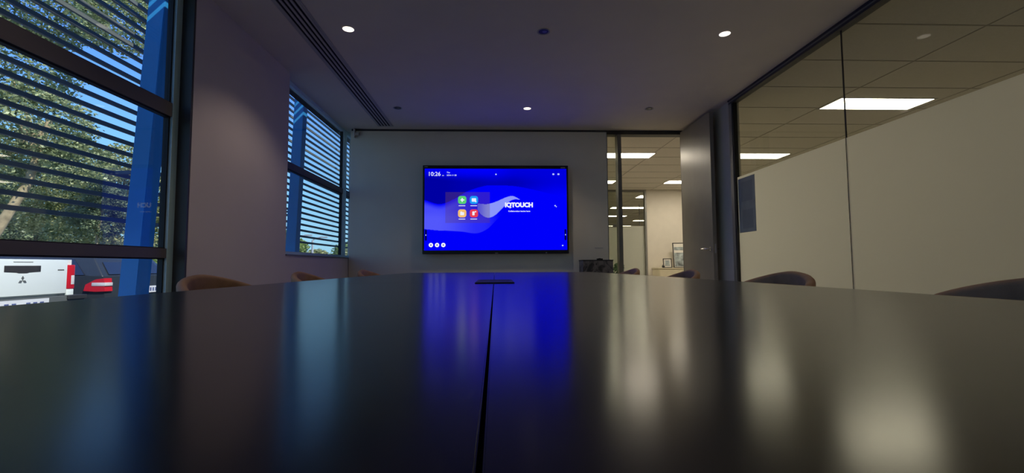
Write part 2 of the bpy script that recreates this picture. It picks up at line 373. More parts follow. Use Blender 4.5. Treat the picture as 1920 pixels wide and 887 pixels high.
# ------------------------------------------------------------------ chairs
def make_chair(label, group):
    t = thing('tub_chair', label, 'chair', group=group)
    # shell: local +x = back of the chair, origin on the floor under the seat centre
    bm = bmesh.new(); NA, NZ = 40, 10; th = 0.035
    def plan(a, off):      # superellipse, a in [-1,1]
        ang = a*math.radians(112); cx, sy = math.cos(ang), math.sin(ang)
        k = (abs(cx)**2.4+abs(sy)**2.4)**(-1/2.4)
        return ((0.19+off)*k*cx, (0.225+off)*k*sy)
    grid = []
    for i in range(NA+1):
        a = -1+2*i/NA; top = 0.771 - 0.17*abs(a)**1.75
        loop = []
        prof = []
        zb = 0.43
        for j in range(NZ+1): prof.append((th/2, zb+(top-0.018-zb)*j/NZ))
        for j in range(1, 6):
            q = PI*j/6; prof.append((math.cos(q)*th/2, top-0.018+math.sin(q)*0.018))
        for j in range(NZ+1): prof.append((-th/2, top-0.018+(zb-(top-0.018))*j/NZ))
        for off, z in prof:
            lean = (z-0.43)*0.12
            px, py = plan(a, off+lean*0.55)
            loop.append(bm.verts.new((px+0.02, py, z)))
        grid.append(loop)
    m_ = len(grid[0])
    for a_, b_ in zip(grid, grid[1:]):
        for j in range(m_): bm.faces.new((a_[j], b_[j], b_[(j+1) % m_], a_[(j+1) % m_]))
    bm.faces.new(grid[0]); bm.faces.new(grid[-1][::-1])
    obj('backrest', bm, 'chair_r', t, smooth=True)
    bm = bmesh.new(); pts = []
    for i in range(32):
        a = 2*PI*i/32; c_, s_ = math.cos(a), math.sin(a); k = (abs(c_)**3+abs(s_)**3)**(-1/3.)
        pts.append((-0.03+0.20*k*c_, 0.20*k*s_))
    prism(bm, pts, 'z', 0.40, 0.47)
    es = [ed for ed in bm.edges if ed.calc_face_angle(0) > 1.0]; bmesh.ops.bevel(bm, geom=es, offset=0.018, segments=3, affect='EDGES')
    obj('seat', bm, 'chair_r', t, smooth=True)
    for sx in (-1, 1):
        for sy in (-1, 1):
            bm = bmesh.new(); cyl(bm, (sx*0.21, sy*0.21, 0.0), (sx*0.15, sy*0.15, 0.41), 0.009, 0.014, n=12); obj('leg', bm, 'chairleg', t, smooth=True)
    return t
G = 'tub chairs around the meeting table'
ch = make_chair('brown tub chair on the glass wall side, nearest to the right picture edge', G)
ch.location = (1.12, 1.06, 0)
def chair(x, y, rz, label): return dup(ch, (x, y, 0), rz, label, G)
chair(1.10, 2.02, 0.05, 'brown tub chair in front of the frosted glass wall, second from the right edge')
chair(1.06, 3.0, -0.03, 'brown tub chair in front of the open dark door')
chair(1.09, 4.32, 0.02, 'brown tub chair at the far right table corner, in front of the doorway sidelight')
chair(-1.06, 2.05, PI-0.05, 'large dark tub chair in front of the pier beside the near window')
chair(-1.05, 3.05, PI+0.04, 'brown tub chair under the far window at its left end')
chair(-1.04, 4.42, PI-0.1, 'small tan tub chair at the far left table corner before the screen wall')

# ------------------------------------------------------------------ wall screen
tv = thing('television', 'large wall mounted touch screen showing a bright blue home page', 'television', (0, 6.08, 0))
TX0, TX1, TZ0, TZ1 = -0.965, 0.966, 0.955, 2.132
SX0, SX1, SZ0, SZ1 = -0.940, 0.942, 1.003, 2.086
bm = bmesh.new(); box(bm, TX0, TX1, -0.03, 0.045, TZ0, TZ1, bev=0.006); obj('bezel', bm, 'bezel', tv)
bm = bmesh.new(); box(bm, -0.35, 0.35, 0.045, 0.07, 1.25, 1.85); obj('wall_bracket', bm, 'chairleg', tv)
import math as _m
def sstep(a, b, x):
    t = min(1, max(0, (x-a)/(b-a))) if a != b else float(x > a); return t*t*(3-2*t)
def interp(pts, x):
    if x <= pts[0][0]: return pts[0][1]
    for i in range(len(pts)-1):
        (a, b), (c, d) = pts[i], pts[i+1]
        if x <= c:
            p = pts[max(0, i-1)]; q = pts[min(len(pts)-1, i+2)]; h = c-a; t = (x-a)/h
            m0 = (d-p[1])/(c-p[0])*h; m1 = (q[1]-b)/(q[0]-a)*h
            return (2*t**3-3*t*t+1)*b+(t**3-2*t*t+t)*m0+(-2*t**3+3*t*t)*d+(t**3-t*t)*m1
    return pts[-1][1]
curveB = [(78, 350), (210, 385), (330, 345), (450, 275), (600, 228), (680, 222), (900, 235), (1320, 330)]
curveC = [(78, 600), (200, 612), (400, 625), (530, 640), (620, 605), (690, 540), (760, 470), (900, 345)]
ribT = [(520, 378), (620, 386), (700, 365), (800, 323), (850, 317), (910, 346)]
ribB = [(520, 395), (560, 465), (625, 503), (690, 482), (760, 415), (820, 360), (860, 345), (910, 347)]
def wallcol(cx, cy):
    base = [0, 0, 1.0]
    b = interp(curveB, cx)
    # dark sweep above the wave
    if cy < b:
        dk = (1-sstep(500, 1300, cx))*0.55*sstep(90+0.0*cx, 180+0.05*cx, cy) + 0.25*sstep(620, 900, cx)*(1-sstep(180, 330, cy))
        base = [0, 0, 1.0-min(0.62, dk+0.12*sstep(500, 80, cx))]
    else:
        c = interp(curveC, cx)
        if cy < c and cx < 900:
            L = (0.15*(1-sstep(180, 560, cx))*sstep(b, b+60, cy)+0.05*sstep(430, 520, cy))*(1-sstep(560, 760, cx))
            L *= sstep(c, c-6, cy) if cx > 250 else 1.0
            base = [L*0.45, L*0.5, 1.0]
    if 540 < cx < 910:
        t, b2 = interp(ribT, cx), interp(ribB, cx)
        if t < cy < b2:
            k = sstep(540, 640, cx); base = [0.10+0.17*k, 0.12+0.20*k, 1.0]
    if 258 < cx < 645 and 280 < cy < 550:
        base = [base[0]*0.75+0.028, base[1]*0.7+0.012, base[2]*0.66]
    return base
NX, NZg = 360, 206
verts, cols, faces = [], [], []
for j in range(NZg+1):
    for i in range(NX+1):
        verts.append((SX0+(SX1-SX0)*i/NX, -0.0312, SZ1-(SZ1-SZ0)*j/NZg))
        c = wallcol(78+1242*i/NX, 78+705*j/NZg); cols += [c[0], c[1], c[2], 1.0]
for j in range(NZg):
    for i in range(NX):
        a = j*(NX+1)+i; faces.append((a, a+NX+1, a+NX+2, a+1))
me = bpy.data.meshes.new('screen'); me.from_pydata(verts, [], faces)
ca = me.color_attributes.new('display', 'FLOAT_COLOR', 'POINT'); ca.data.foreach_set('color', cols)
m, t, o_ = newmat('display_pixels'); at = t.nodes.new('ShaderNodeVertexColor'); at.layer_name = 'display'
em = t.nodes.new('ShaderNodeEmission'); em.inputs[1].default_value = 0.96; t.links.new(at.outputs[0], em.inputs[0]); t.links.new(em.outputs[0], o_.inputs[0])
me.materials.append(m); scr = bpy.data.objects.new('screen', me); COL.objects.link(scr); scr.parent = tv
def sp(cx, cy): return (SX0+(cx-78)/1242*(SX1-SX0), SZ1-(cy-78)/705*(SZ1-SZ0))
PX = (SX1-SX0)/1242
M['pix_white'] = emit('display_white', (0.85, 0.87, 1.0), 1.0)
M['pix_dark'] = emit('display_dark', (0.0, 0.0, 0.10), 1.0)
def rrect(bm, cx, cy, w_, h_, rad, y=-0.0318, n=6):
    X, Z = sp(cx, cy); hw, hh, rr = w_*PX/2, h_*PX/2, rad*PX; vs = []
    for (qx, qz, a0) in ((hw-rr, hh-rr, 0), (-hw+rr, hh-rr, 90), (-hw+rr, -hh+rr, 180), (hw-rr, -hh+rr, 270)):
        for k in range(n+1):
            a = math.radians(a0+90*k/n); vs.append(bm.verts.new((X+qx+rr*math.cos(a), y, Z+qz+rr*math.sin(a))))
    bm.faces.new(vs)
def text(s, cx, cy, h, parent, mat, y=-0.0318, ext=None, align='CENTER', bold=0.0, name='text', sx=1.0):
    X, Z = sp(cx, cy); cu = bpy.data.curves.new(name, 'FONT'); cu.body = s; cu.size = h*PX/0.7
    cu.align_x = align; cu.align_y = 'CENTER'; cu.offset = bold; cu.resolution_u = 3; cu.space_character = 1.0
    ob = bpy.data.objects.new(name, cu); COL.objects.link(ob); bpy.context.view_layer.update()
    dg = bpy.context.evaluated_depsgraph_get(); me2 = bpy.data.meshes.new_from_object(ob.evaluated_get(dg)); bpy.data.objects.remove(ob)
    me2.materials.clear(); me2.materials.append(M[mat])
    o2 = bpy.data.objects.new(name, me2); COL.objects.link(o2); o2.location = (X, y, Z); o2.rotation_euler = (PI/2, 0, 0); o2.scale = (sx, 1, 1)
    if parent: o2.parent = parent
    return o2
text('10:26', 162, 126, 36, scr, 'pix_white', bold=0.0006, name='clock_text', sx=0.98)
text('PM', 238, 139, 9, scr, 'pix_white', name='clock_suffix')
text('Thu', 284, 112, 13, scr, 'pix_white', name='date_text')
text('2024-11-28', 312, 136, 13, scr, 'pix_white', name='date_text')
text('IQTOUCH', 900, 395, 37, scr, 'pix_white', bold=0.0052, name='logo_text', sx=1.0)
text('Collaboration begins here', 902, 448, 13, scr, 'pix_white', bold=0.0006, name='tagline_text', sx=0.98)
icons = [(405, 350, (0.10, 0.62, 0.18), 'green app icon'), (507, 350, (0.01, 0.33, 0.95), 'light blue app icon'),
         (405, 466, (0.90, 0.52, 0.17), 'amber app icon'), (507, 466, (0.80, 0.05, 0.09), 'red app icon')]
for q, (cx, cy, c, lab) in enumerate(icons):
    bm = bmesh.new(); rrect(bm, cx, cy, 72, 70, 22); ic = obj('app_icon', bm, emit('display_icon_%s' % lab.split()[0], c, 1.0), scr); ic['label'] = lab
    bm = bmesh.new()
    if q == 0:
        rrect(bm, cx, cy, 12, 32, 3, y=-0.0322); rrect(bm, cx+2, cy, 34, 10, 3, y=-0.0323)
    elif q == 1: rrect(bm, cx, cy, 38, 30, 5, y=-0.0322); rrect(bm, cx+16, cy+14, 12, 12, 5, y=-0.0323)
    elif q == 2: rrect(bm, cx, cy+3, 34, 26, 4, y=-0.0322); rrect(bm, cx-8, cy-12, 16, 8, 3, y=-0.0323)
    else: rrect(bm, cx-4, cy, 20, 34, 4, y=-0.0322); rrect(bm, cx+14, cy-14, 12, 12, 5, y=-0.0323)
    obj('icon_glyph', bm, 'pix_white', ic)
    bm = bmesh.new(); rrect(bm, cx-2, cy+(50 if cy < 400 else 49), 58, 6, 2, y=-0.0322); obj('icon_caption', bm, 'pix_white', scr)
def glyph(name, m_, *a, **k):
    bm = bmesh.new(); rrect(bm, *a, **k); return obj(name, bm, m_, scr)
for cx in (136, 189, 243):
    glyph('toolbar_button', 'pix_white', cx, 737, 38, 38, 18.9, n=8); glyph('button_glyph', 'pix_dark', cx, 737, 11, 9, 3.5, y=-0.0322)
M['pix_soft'] = emit('display_soft_white', (0.45, 0.5, 1.0), 1.0)
for cx, cy, s_ in ((700, 127, 14), (1205, 125, 18), (1250, 125, 18), (1218, 400, 14), (1228, 409, 9), (1280, 745, 13)): glyph('status_glyph', 'pix_soft', cx, cy, s_, s_*0.85, s_*0.3)
for cx in (92, 1306): glyph('side_tab', 'pix_dark', cx, 652, 18, 96, 8.5); glyph('side_tab_glyph', 'pix_soft', cx, 652, 8, 12, 3, y=-0.0323)
for a, b_, c_, h_ in ((90, 62, 30, 6), (1290, 68, 40, 8), (704, 808, 26, 6), (1137, 806, 12, 8)):
    bm = bmesh.new(); rrect(bm, a, b_, c_, h_, 2, y=-0.0305); obj('bezel_mark', bm, 'vent', tv)

# ------------------------------------------------------------------ ceiling fittings
def downlight(x, y, lit, label, emitter=True):
    o = thing('downlight', label, 'ceiling light', (x, y, H), group='round downlights in the meeting room ceiling')
    bm = bmesh.new(); n = 32
    prof = [(0.050, -0.001), (0.052, -0.004), (0.047, -0.005), (0.040, -0.001), (0.036, 0.0)]
    if lit: prof = [(0.050, -0.0005), (0.050, -0.003), (0.045, -0.004), (0.042, -0.002)]
    rings = [[bm.verts.new((r_*math.cos(2*PI*k/n), r_*math.sin(2*PI*k/n), z_)) for k in range(n)] for r_, z_ in prof]
    for a, b in zip(rings, rings[1:]):
        for k in range(n): bm.faces.new((a[k], a[(k+1) % n], b[(k+1) % n], b[k]))
    obj('trim_ring', bm, 'vent' if not lit else 'white', o, smooth=True)
    bm = bmesh.new(); bmesh.ops.create_circle(bm, cap_ends=True, segments=n, radius=0.042 if lit else 0.039, matrix=Matrix.Translation((0, 0, -0.0022)))
    obj('lens', bm, 'down_e' if lit else 'darkframe', o)
    if not lit:
        bm = bmesh.new(); bmesh.ops.create_circle(bm, cap_ends=True, segments=n, radius=0.018, matrix=Matrix.Translation((0.008, 0, -0.003)))
        obj('lamp_face', bm, 'midframe', o)
    if lit:
        ld = bpy.data.lights.new('downlight_lamp', 'SPOT'); ld.energy = DOWN_W; ld.color = (1.0, 0.80, 0.62)
        ld.spot_size = math.radians(118); ld.spot_blend = 0.5; ld.shadow_soft_size = 0.04
        lo = bpy.data.objects.new('downlight_lamp', ld); COL.objects.link(lo); lo.parent = o; lo.location = (0, 0, -0.02)
    return o
downlight(-1.14, 3.50, True, 'lit round downlight nearest the slot air vent')
downlight(1.83, 3.50, True, 'lit round downlight nearest the glass wall')
downlight(0.371, 5.28, True, 'lit round downlight in front of the television')
downlight(-1.14, 1.72, True, 'lit round downlight added out of view on the window side')  # this pair is added out of view for more warm room light
downlight(1.83, 1.72, True, 'lit round downlight added out of view on the glass wall side')  # second added downlight of the out-of-view row
downlight(0.379, 3.50, False, 'unlit dark round downlight between the two near lit ones')
downlight(-1.14, 5.29, False, 'unlit round downlight beside the far end of the slot air vent')
downlight(1.81, 5.26, False, 'small unlit round downlight before the doorway')
# slot diffuser
v = thing('air_vent', 'long ceiling slot vent with four black slots running towards the screen', 'air vent', (-1.445, 3.0, H))
B('vent_backing', 'black', (-0.076, 0.076, -4.0, 2.98, -0.0015, 0.0), parent=v)
bm = bmesh.new()
for q in range(5):
    xx = -0.076+0.152*q/4; box(bm, xx-0.0085, xx+0.0085, -4.0, 2.98, -0.009, -0.0015)
obj('vent_blades', bm, 'vent', v)
B('vent_frame', 'vent', (-0.1, -0.084, -4.02, 3.0, -0.005, 0), (0.084, 0.1, -4.02, 3.0, -0.005, 0), (-0.1, 0.1, 2.98, 3.0, -0.005, 0), parent=v)
# blind bracket in the corner
bk = thing('blind_bracket', 'small white roller blind bracket at ceiling in the far left corner', 'blind bracket', (-1.86, 6.12, 2.52))
bm = bmesh.new(); box(bm, -0.035, -0.02, -0.03, 0.03, 0.0, 0.12, bev=0.003); obj('side_plate', bm, 'white', bk)
bm = bmesh.new(); cyl(bm, (-0.02, 0, 0.05), (0.035, 0, 0.05), 0.022); box(bm, -0.02, 0.03, -0.008, 0.03, 0.045, 0.055); obj('roller_pin', bm, 'vent', bk, smooth=True)

# office light panels
def panel(x0, x1, y0, y1, label, lit='panel_e'):
    o = thing('ceiling_light', label, 'ceiling light', ((x0+x1)/2, (y0+y1)/2, H), group='rectangular office ceiling light panels')
    a, b = (x1-x0)/2, (y1-y0)/2
    B('panel_frame', 'vent', (-a-0.02, a+0.02, -b-0.02, -b, -0.006, -0.001), (-a-0.02, a+0.02, b, b+0.02, -0.006, -0.001),
      (-a-0.02, -a, -b, b, -0.006, -0.001), (a, a+0.02, -b, b, -0.006, -0.001), parent=o)
    B('diffuser', lit, (-a, a, -b, b, -0.004, -0.0015), parent=o); return o
panel(3.84, 4.91, 4.87, 5.22, 'bright office light panel seen large through the top of the glass wall')
panel(3.84, 4.91, 7.40, 7.76, 'bright office light panel seen at the far left end of the glass wall')
panel(1.50, 2.63, 7.40, 7.73, 'bright light panel nearest behind the doorway and sidelight')
panel(1.50, 2.63, 9.87, 10.2, 'light panel seen small at the left of the doorway, behind the sidelight')
panel(3.80, 4.91, 9.87, 10.2, 'light panel seen just left of the open door edge')
panel(3.84, 4.91, 12.0, 12.42, 'first light panel in the room behind the frosted partition')
panel(3.72, 5.4, 14.45, 14.8, 'second, widest light strip behind the frosted partition')
panel(3.84, 4.91, 17.0, 17.3, 'third light panel behind the frosted partition')
panel(5.75, 7.2, 18.8, 19.1, 'right hand light panel deep behind the frosted partition')
panel(5.0, 6.4, 21.5, 21.9, 'deepest light panel behind the frosted partition')
for yy in (7.40, 9.87): panel(-0.90, 0.20, yy, yy+0.33, 'light panel added behind the screen wall, out of sight')  # unseen panels added to brighten the corridor ceiling
panel(3.84, 4.91, 2.40, 2.73, 'unseen office light panel added beyond the right picture edge', 'panel_added')  # added out of frame to brighten the near frosted film
panel(6.24, 7.31, 4.87, 5.22, 'light panel far to the right in the next office')
panel(6.24, 7.31, 9.87, 10.2, 'light panel hidden behind the open door')

# ------------------------------------------------------------------ far partition
fp = thing('glass_partition', 'frosted glass partition with clear top in the office beyond the doorway', 'glass partition', (0, 11.1, 0))
B('head_frame', 'midframe', (-2.0, 3.69, 0, 0.08, 2.59, H), parent=fp)
B('end_post', 'midframe', (3.65, 3.69, -0.02, 0.1, 0, H-0.001), parent=fp)
for (a, b) in ((2.42, 3.65), (1.2, 2.412), (0.0, 1.192), (-2.0, -0.008)):
    g = B('glass_pane', 'glass2', (a, b, 0.03, 0.038, 0.02, 2.59), parent=fp)
    bm = bmesh.new(); box(bm, a, b, 0.0395, 0.0405, 0.02, 1.75); obj('frosted_film', bm, 'film', g)
bm = bmesh.new(); box(bm, 2.86, 2.96, -0.01, 0.028, 1.72, 1.79, bev=0.004); box(bm, 3.02, 3.09, -0.01, 0.028, 1.72, 1.84, bev=0.004); obj('patch_fitting', bm, 'blackplastic', fp)
bm = bmesh.new(); cyl(bm, (3.52, 0.02, 1.75), (3.52, 0.02, 2.28), 0.008); obj('rod', bm, 'darkframe', fp)

# ------------------------------------------------------------------ sideboard and pictures
sb = thing('sideboard', 'low cream sideboard against the office wall beyond the doorway', 'sideboard', (4.9, 10.85, 0))
B('carcass', 'wood', (-1.10, 1.1, -0.2, 0.24, 0.06, 0.70), parent=sb)
B('top', 'wood', (-1.12, 1.12, -0.22, 0.24, 0.70, 0.725), parent=sb, bev=0.003)
B('plinth', 'tableedge', (-1.05, 1.05, -0.16, 0.22, 0.0, 0.06), parent=sb)
for q in range(4):
    x0 = -1.09+0.545*q
    d = B('door', 'wood', (x0+0.006, x0+0.539, -0.22, -0.201, 0.07, 0.68), parent=sb, bev=0.003)
    B('door_handle', 'chrome', (x0+0.48, x0+0.49, -0.24, -0.221, 0.45, 0.60), parent=d)
def picture(name, x, y, z, w_, h_, b_, label, tilt=-0.12, mount=0.03):
    o = thing(name, label, 'picture frame', (x, y, z)); o.rotation_euler = (tilt, 0, 0)
    B('frame', 'blackplastic', (-w_/2, w_/2, 0, 0.02, 0, b_), (-w_/2, w_/2, 0, 0.02, h_-b_, h_), (-w_/2, -w_/2+b_, 0, 0.02, b_, h_-b_), (w_/2-b_, w_/2, 0, 0.02, b_, h_-b_), parent=o)
    B('mount', 'mount', (-w_/2+b_, w_/2-b_, 0.008, 0.016, b_, h_-b_), parent=o)
    B('print', 'photo', (-w_/2+b_+mount, w_/2-b_-mount, 0.006, 0.008, b_+mount, h_-b_-mount), parent=o); return o
picture('picture_frame', 4.055, 10.75, 0.727, 0.20, 0.22, 0.014, 'small black framed photo standing on the left end of the sideboard')
p2 = picture('picture_frame', 4.53, 10.86, 0.727, 0.56, 0.60, 0.016, 'large black framed print with pale bands on the sideboard, cut off by the door', mount=0.012)
B('print_band', 'mount', (-0.25, 0.25, 0.004, 0.006, 0.36, 0.42), (-0.25, 0.25, 0.004, 0.006, 0.50, 0.575), parent=p2)
bm = bmesh.new(); bmesh.ops.create_uvsphere(bm, u_segments=16, v_segments=10, radius=0.03, matrix=Matrix.Translation((0, 0, 0.03)) @ Matrix.Diagonal((1.2, 1, 1, 1)))
cyl(bm, (0, 0, 0), (0, 0, 0.012), 0.026); cyl(bm, (-0.02, 0, 0.055), (-0.01, 0, 0.075), 0.008, 0.004)
o = obj('ornament', bm, 'blackplastic', None, smooth=True, loc=(3.93, 10.7, 0.727)); tag(o, 'small round black ornament beside the small framed photo', 'ornament')

# low marbled box by the wall, with a black gadget on top
mb = thing('storage_box', 'low box with grey marbled front at the right end of the screen wall', 'box', (1.305, 5.98, 0))
bm = bmesh.new(); box(bm, -0.195, 0.195, -0.13, 0.15, 0.0, 0.855, bev=0.004); obj('body', bm, 'marble', mb)
B('rim', 'tableedge', (-0.198, 0.198, -0.133, 0.153, 0.855, 0.868), parent=mb)
bm = bmesh.new(); box(bm, -0.035, 0.035, -0.03, 0.03, 0.0, 0.018, bev=0.004); cyl(bm, (0, 0, 0.018), (0, 0, 0.022), 0.015)
o = obj('remote_receiver', bm, 'blackplastic', None, loc=(1.345, 5.93, 0.868)); tag(o, 'small black gadget lying on top of the marbled box', 'gadget')
# faint note on the wall
o = B('wall_label', 'vent', (1.33, 1.44, 6.1455, 6.149, 1.025, 1.035)); tag(o, 'thin grey strip on the wall above the marbled box', 'label strip')
# poster on the glass
po = thing('poster', 'blue grey paper notice stuck on the glass wall beside its end post', 'poster', (2.6475, 4.74, 1.14))
B('sheet', 'paper', (-0.0012, 0, -0.17, 0.15, 0, 0.585), parent=po)
B('print', 'paperdark', (-0.0018, -0.0012, -0.12, 0.08, 0.04, 0.24), (-0.0018, -0.0012, -0.12, 0.10, 0.33, 0.54), parent=po)
# indoor plant by the partition
pl = thing('potted_plant', 'small bushy plant seen through the sidelight by the frosted partition', 'plant', (2.82, 10.75, 0))
bm = bmesh.new(); cyl(bm, (0, 0, 0), (0, 0, 0.35), 0.12, 0.16, n=24); obj('pot', bm, 'pot', pl)
def leafcloud(name, blobs, n, size, m, parent, seed=1, flat=0.0):
    rnd = random.Random(seed); vs, fs = [], []
    tot = sum(b[3]*b[3] for b in blobs)
    for (bx, by, bz, br) in blobs:
        cnt = int(n*br*br/tot)
        for _ in range(cnt):
            while True:
                p = Vector((rnd.uniform(-1, 1), rnd.uniform(-1, 1), rnd.uniform(-1, 1)))
                if p.length < 1: break
            rr = p.length; p = p*(br*(0.55+0.45*rr)/max(rr, 0.2))*rnd.uniform(0.75, 1.0) if rr > 0.1 else p*br
            c = Vector((bx, by, bz)) + Vector((p.x, p.y, p.z*0.8))
            s = size*rnd.uniform(0.6, 1.3)
            q = Matrix.Rotation(rnd.uniform(0, 6.28), 3, 'Z') @ Matrix.Rotation(rnd.uniform(-1.2, 1.2), 3, 'X') @ Matrix.Rotation(rnd.uniform(-1.2, 1.2), 3, 'Y')
            i = len(vs)
            for a, b in ((-0.5, 0), (0, -0.28), (0.5, 0), (0, 0.28)): vs.append(c + q @ Vector((a*s, b*s, 0)))
            fs.append((i, i+1, i+2, i+3))
    me = bpy.data.meshes.new(name); me.from_pydata([tuple(v) for v in vs], [], fs); me.materials.append(M[m])
    o = bpy.data.objects.new(name, me); COL.objects.link(o)
    if parent: o.parent = parent
    return o
leafcloud('foliage', [(0, 0, 0.62, 0.2), (0.08, 0, 0.75, 0.13)], 500, 0.07, 'leafE', pl, 3)

# ------------------------------------------------------------------ outside: louvres, columns
struct(B('ground', 'asphalt', (-60, -2.2, -30, 120, -0.5, -0.4), (-2.2, 60, 24.1, 120, -0.5, -0.4)), 'asphalt car park')
def louvres(y0, y1, m, label):
    o = thing('louvre_screen', label, 'sun louvre', (-2.95, y0, 0), group='horizontal sun louvres outside the windows')
    bm = bmesh.new()
    for k in range(27):
        z = 1.156+0.09*k; box(bm, -0.021, 0.0, 0, y1-y0, z, z+0.030)
    obj('louvre_blades', bm, m, o)
    for yy in (0.03, y1-y0-0.03): B('stile', m, (-0.075, -0.021, yy-0.02, yy+0.02, 1.12, 3.55), parent=o)
    return o
louvres(-2.3, 5.02, 'louvre', 'horizontal louvre screen outside the near window')
louvres(5.06, 11.5, 'louvre', 'horizontal louvre screen outside the far window')
def column(yc, label, lean=0.07):
    o = thing('raking_column', label, 'column', (-2.6, yc, 0), group='leaning blue steel columns')
    bm = bmesh.new(); wd = 0.128
    z0, z1 = -0.4, 4.3
    pr = [(-wd, 0), (0, 0), (0, wd), (-wd, wd)]
    A = [bm.verts.new((a, b+lean*(z0-0.65), z0)) for a, b in pr]; C_ = [bm.verts.new((a, b+lean*(z1-0.65), z1)) for a, b in pr]
    bm.faces.new(A[::-1]); bm.faces.new(C_)
    for i in range(4): bm.faces.new((A[i], A[(i+1) % 4], C_[(i+1) % 4], C_[i]))
    es = [ed for ed in bm.edges if abs(ed.verts[0].co.z-ed.verts[1].co.z) > 1]; bmesh.ops.bevel(bm, geom=es, offset=0.004, segments=2, affect='EDGES')
    obj('shaft', bm, 'bluepaint', o)
    B('base_plate', 'bluepaint', (-wd-0.08, 0.08, lean*-1.05-0.08, lean*-1.05+wd+0.08, -0.4, -0.385), parent=o)
    bm = bmesh.new()
    for zz in (1.532, 3.332):
        yy = lean*(zz-0.65)+wd-0.02; box(bm, -0.32, -wd, yy-0.012, yy+0.012, zz-0.013, zz+0.013)
    obj('louvre_arm', bm, 'louvre', o); return o
column(3.435, 'leaning blue steel column outside the near window')
column(6.02, 'leaning blue steel column outside the far window', 0.08)
# slatted screen along the roof edge; its gaps draw light bands on the columns
rs = thing('roof_screen', 'slatted screen along the roof edge above the windows', 'roof screen', (-2.15, 0, 0))
bm = bmesh.new()
for k in range(9):
    z = 3.286+0.12*k; box(bm, -0.004, 0.004, BACK, 14, z, z+0.068)
obj('slats', bm, 'render', rs)
for yy in (-2.1, 0.9, 7.9, 10.9, 13.8): B('slat_post', 'render', (0.004, 0.05, yy, yy+0.05, 3.22, 4.35), parent=rs)

# ------------------------------------------------------------------ vehicles
def wheel(bm, x, y, r_=0.36, wd=0.22):
    cyl(bm, (x, y-wd/2, r_), (x, y+wd/2, r_), r_, n=32)
def vehicle_wheels(par, xs, ys, r_):
    for x_ in xs:
        for y_ in ys:
            bm = bmesh.new(); cyl(bm, (x_, y_-0.11, r_), (x_, y_+0.11, r_), r_, n=36)
            wh = obj('wheel', bm, 'tyre', par, smooth=True)
            s_ = 1 if y_ > 0 else -1
            bm = bmesh.new(); cyl(bm, (x_, y_+s_*0.111, r_), (x_, y_+s_*0.118, r_), r_*0.62, n=24)
            for q in range(5):
                a = q*2*PI/5; box(bm, x_+math.cos(a)*0.12-0.02, x_+math.cos(a)*0.12+0.02, y_+s_*0.118-0.002, y_+s_*0.118+0.002, r_+math.sin(a)*0.12-0.02, r_+math.sin(a)*0.12+0.02)
            obj('wheel_rim', bm, 'pole', wh)
# white pickup: rear face at x=0 looking +x, body along -x
ut = thing('pickup_truck', 'white pickup truck parked with its tailgate towards the near window', 'pickup truck', (-6.9, 6.97, -0.4))
def hull(bm, prof, hw, tuck=0.0, bev=0.03):
    """side outline (x,z) extruded across y with the top narrowed by tuck"""
    zmin = min(p[1] for p in prof); zmax = max(p[1] for p in prof)
    L = [];
    for s_ in (-1, 1):
        L.append([bm.verts.new((px, s_*(hw - tuck*max(0, (pz-zmin)/(zmax-zmin))), pz)) for px, pz in prof])
    n = len(prof); bm.faces.new(L[0]); bm.faces.new(L[1][::-1])
    for i in range(n): bm.faces.new((L[0][i], L[1][i], L[1][(i+1) % n], L[0][(i+1) % n]))
    if bev: bmesh.ops.bevel(bm, geom=list(bm.edges), offset=bev, segments=3, affect='EDGES', profile=0.5)
bm = bmesh.new()   # bed + lower cab + bonnet
arch = lambda cx, r_, n=8: [(cx+r_*math.cos(PI*k/n), 0.40+0.36*math.sin(PI*k/n)*r_/0.42) for k in range(n+1)]
low = [(-0.06, 0.78), (-0.06, 0.56), (-0.70, 0.50)] + arch(-1.14, 0.42)[:1] + arch(-1.14, 0.42)[1:] + [(-3.75, 0.40)] + arch(-4.18, 0.42)[1:] + [(-5.05, 0.45), (-5.12, 0.85), (-4.9, 1.08), (-3.7, 1.18), (-1.75, 1.25), (-1.72, 1.31), (-0.05, 1.33)]
hull(bm, low, 0.84, 0.02, 0.0); obj('body', bm, 'carwhite', ut, smooth=True)
bm = bmesh.new(); hull(bm, [(-1.78, 1.24), (-3.72, 1.17), (-3.05, 1.72), (-2.0, 1.76), (-1.84, 1.70)], 0.78, 0.12, 0.02); obj('cab', bm, 'carwhite', ut, smooth=True)
bm = bmesh.new(); hull(bm, [(-1.95, 1.30), (-3.45, 1.27), (-2.98, 1.64), (-2.1, 1.67)], 0.785, 0.10, 0.0); box(bm, -1.86, -1.78, -0.6, 0.6, 1.32, 1.66); obj('windows', bm, 'carglass', ut)
bm = bmesh.new(); box(bm, -0.055, 0.0, -0.70, 0.70, 0.795, 1.325, bev=0.014)
tg = obj('tailgate', bm, 'carwhite', ut, smooth=True)
bm = bmesh.new(); prism(bm, [(-0.26, 1.235), (-0.26, 1.145), (-0.09, 1.135), (-0.06, 1.125), (0.06, 1.125), (0.09, 1.135), (0.26, 1.145), (0.26, 1.235)], 'x', -0.001, 0.004); obj('tailgate_handle', bm, 'carplastic', tg)
bm = bmesh.new(); box(bm, -0.001, 0.003, -0.14, 0.14, 1.285, 1.293); obj('brake_light_strip', bm, 'bumpgrey', tg)
bm = bmesh.new()
for a in (90, 210, 330):   # three diamond emblem
    d = Vector((math.cos(math.radians(a)), math.sin(math.radians(a)))); nrm = Vector((-d.y, d.x)); L = 0.066; W = 0.019
    prism(bm, [tuple(d*0.002), tuple(d*(L/2)+nrm*W), tuple(d*L), tuple(d*(L/2)-nrm*W)], 'x', 0.0, 0.006)
obj('emblem', bm, 'bumpgrey', tg, loc=(0, 0, 1.02))
bm = bmesh.new()
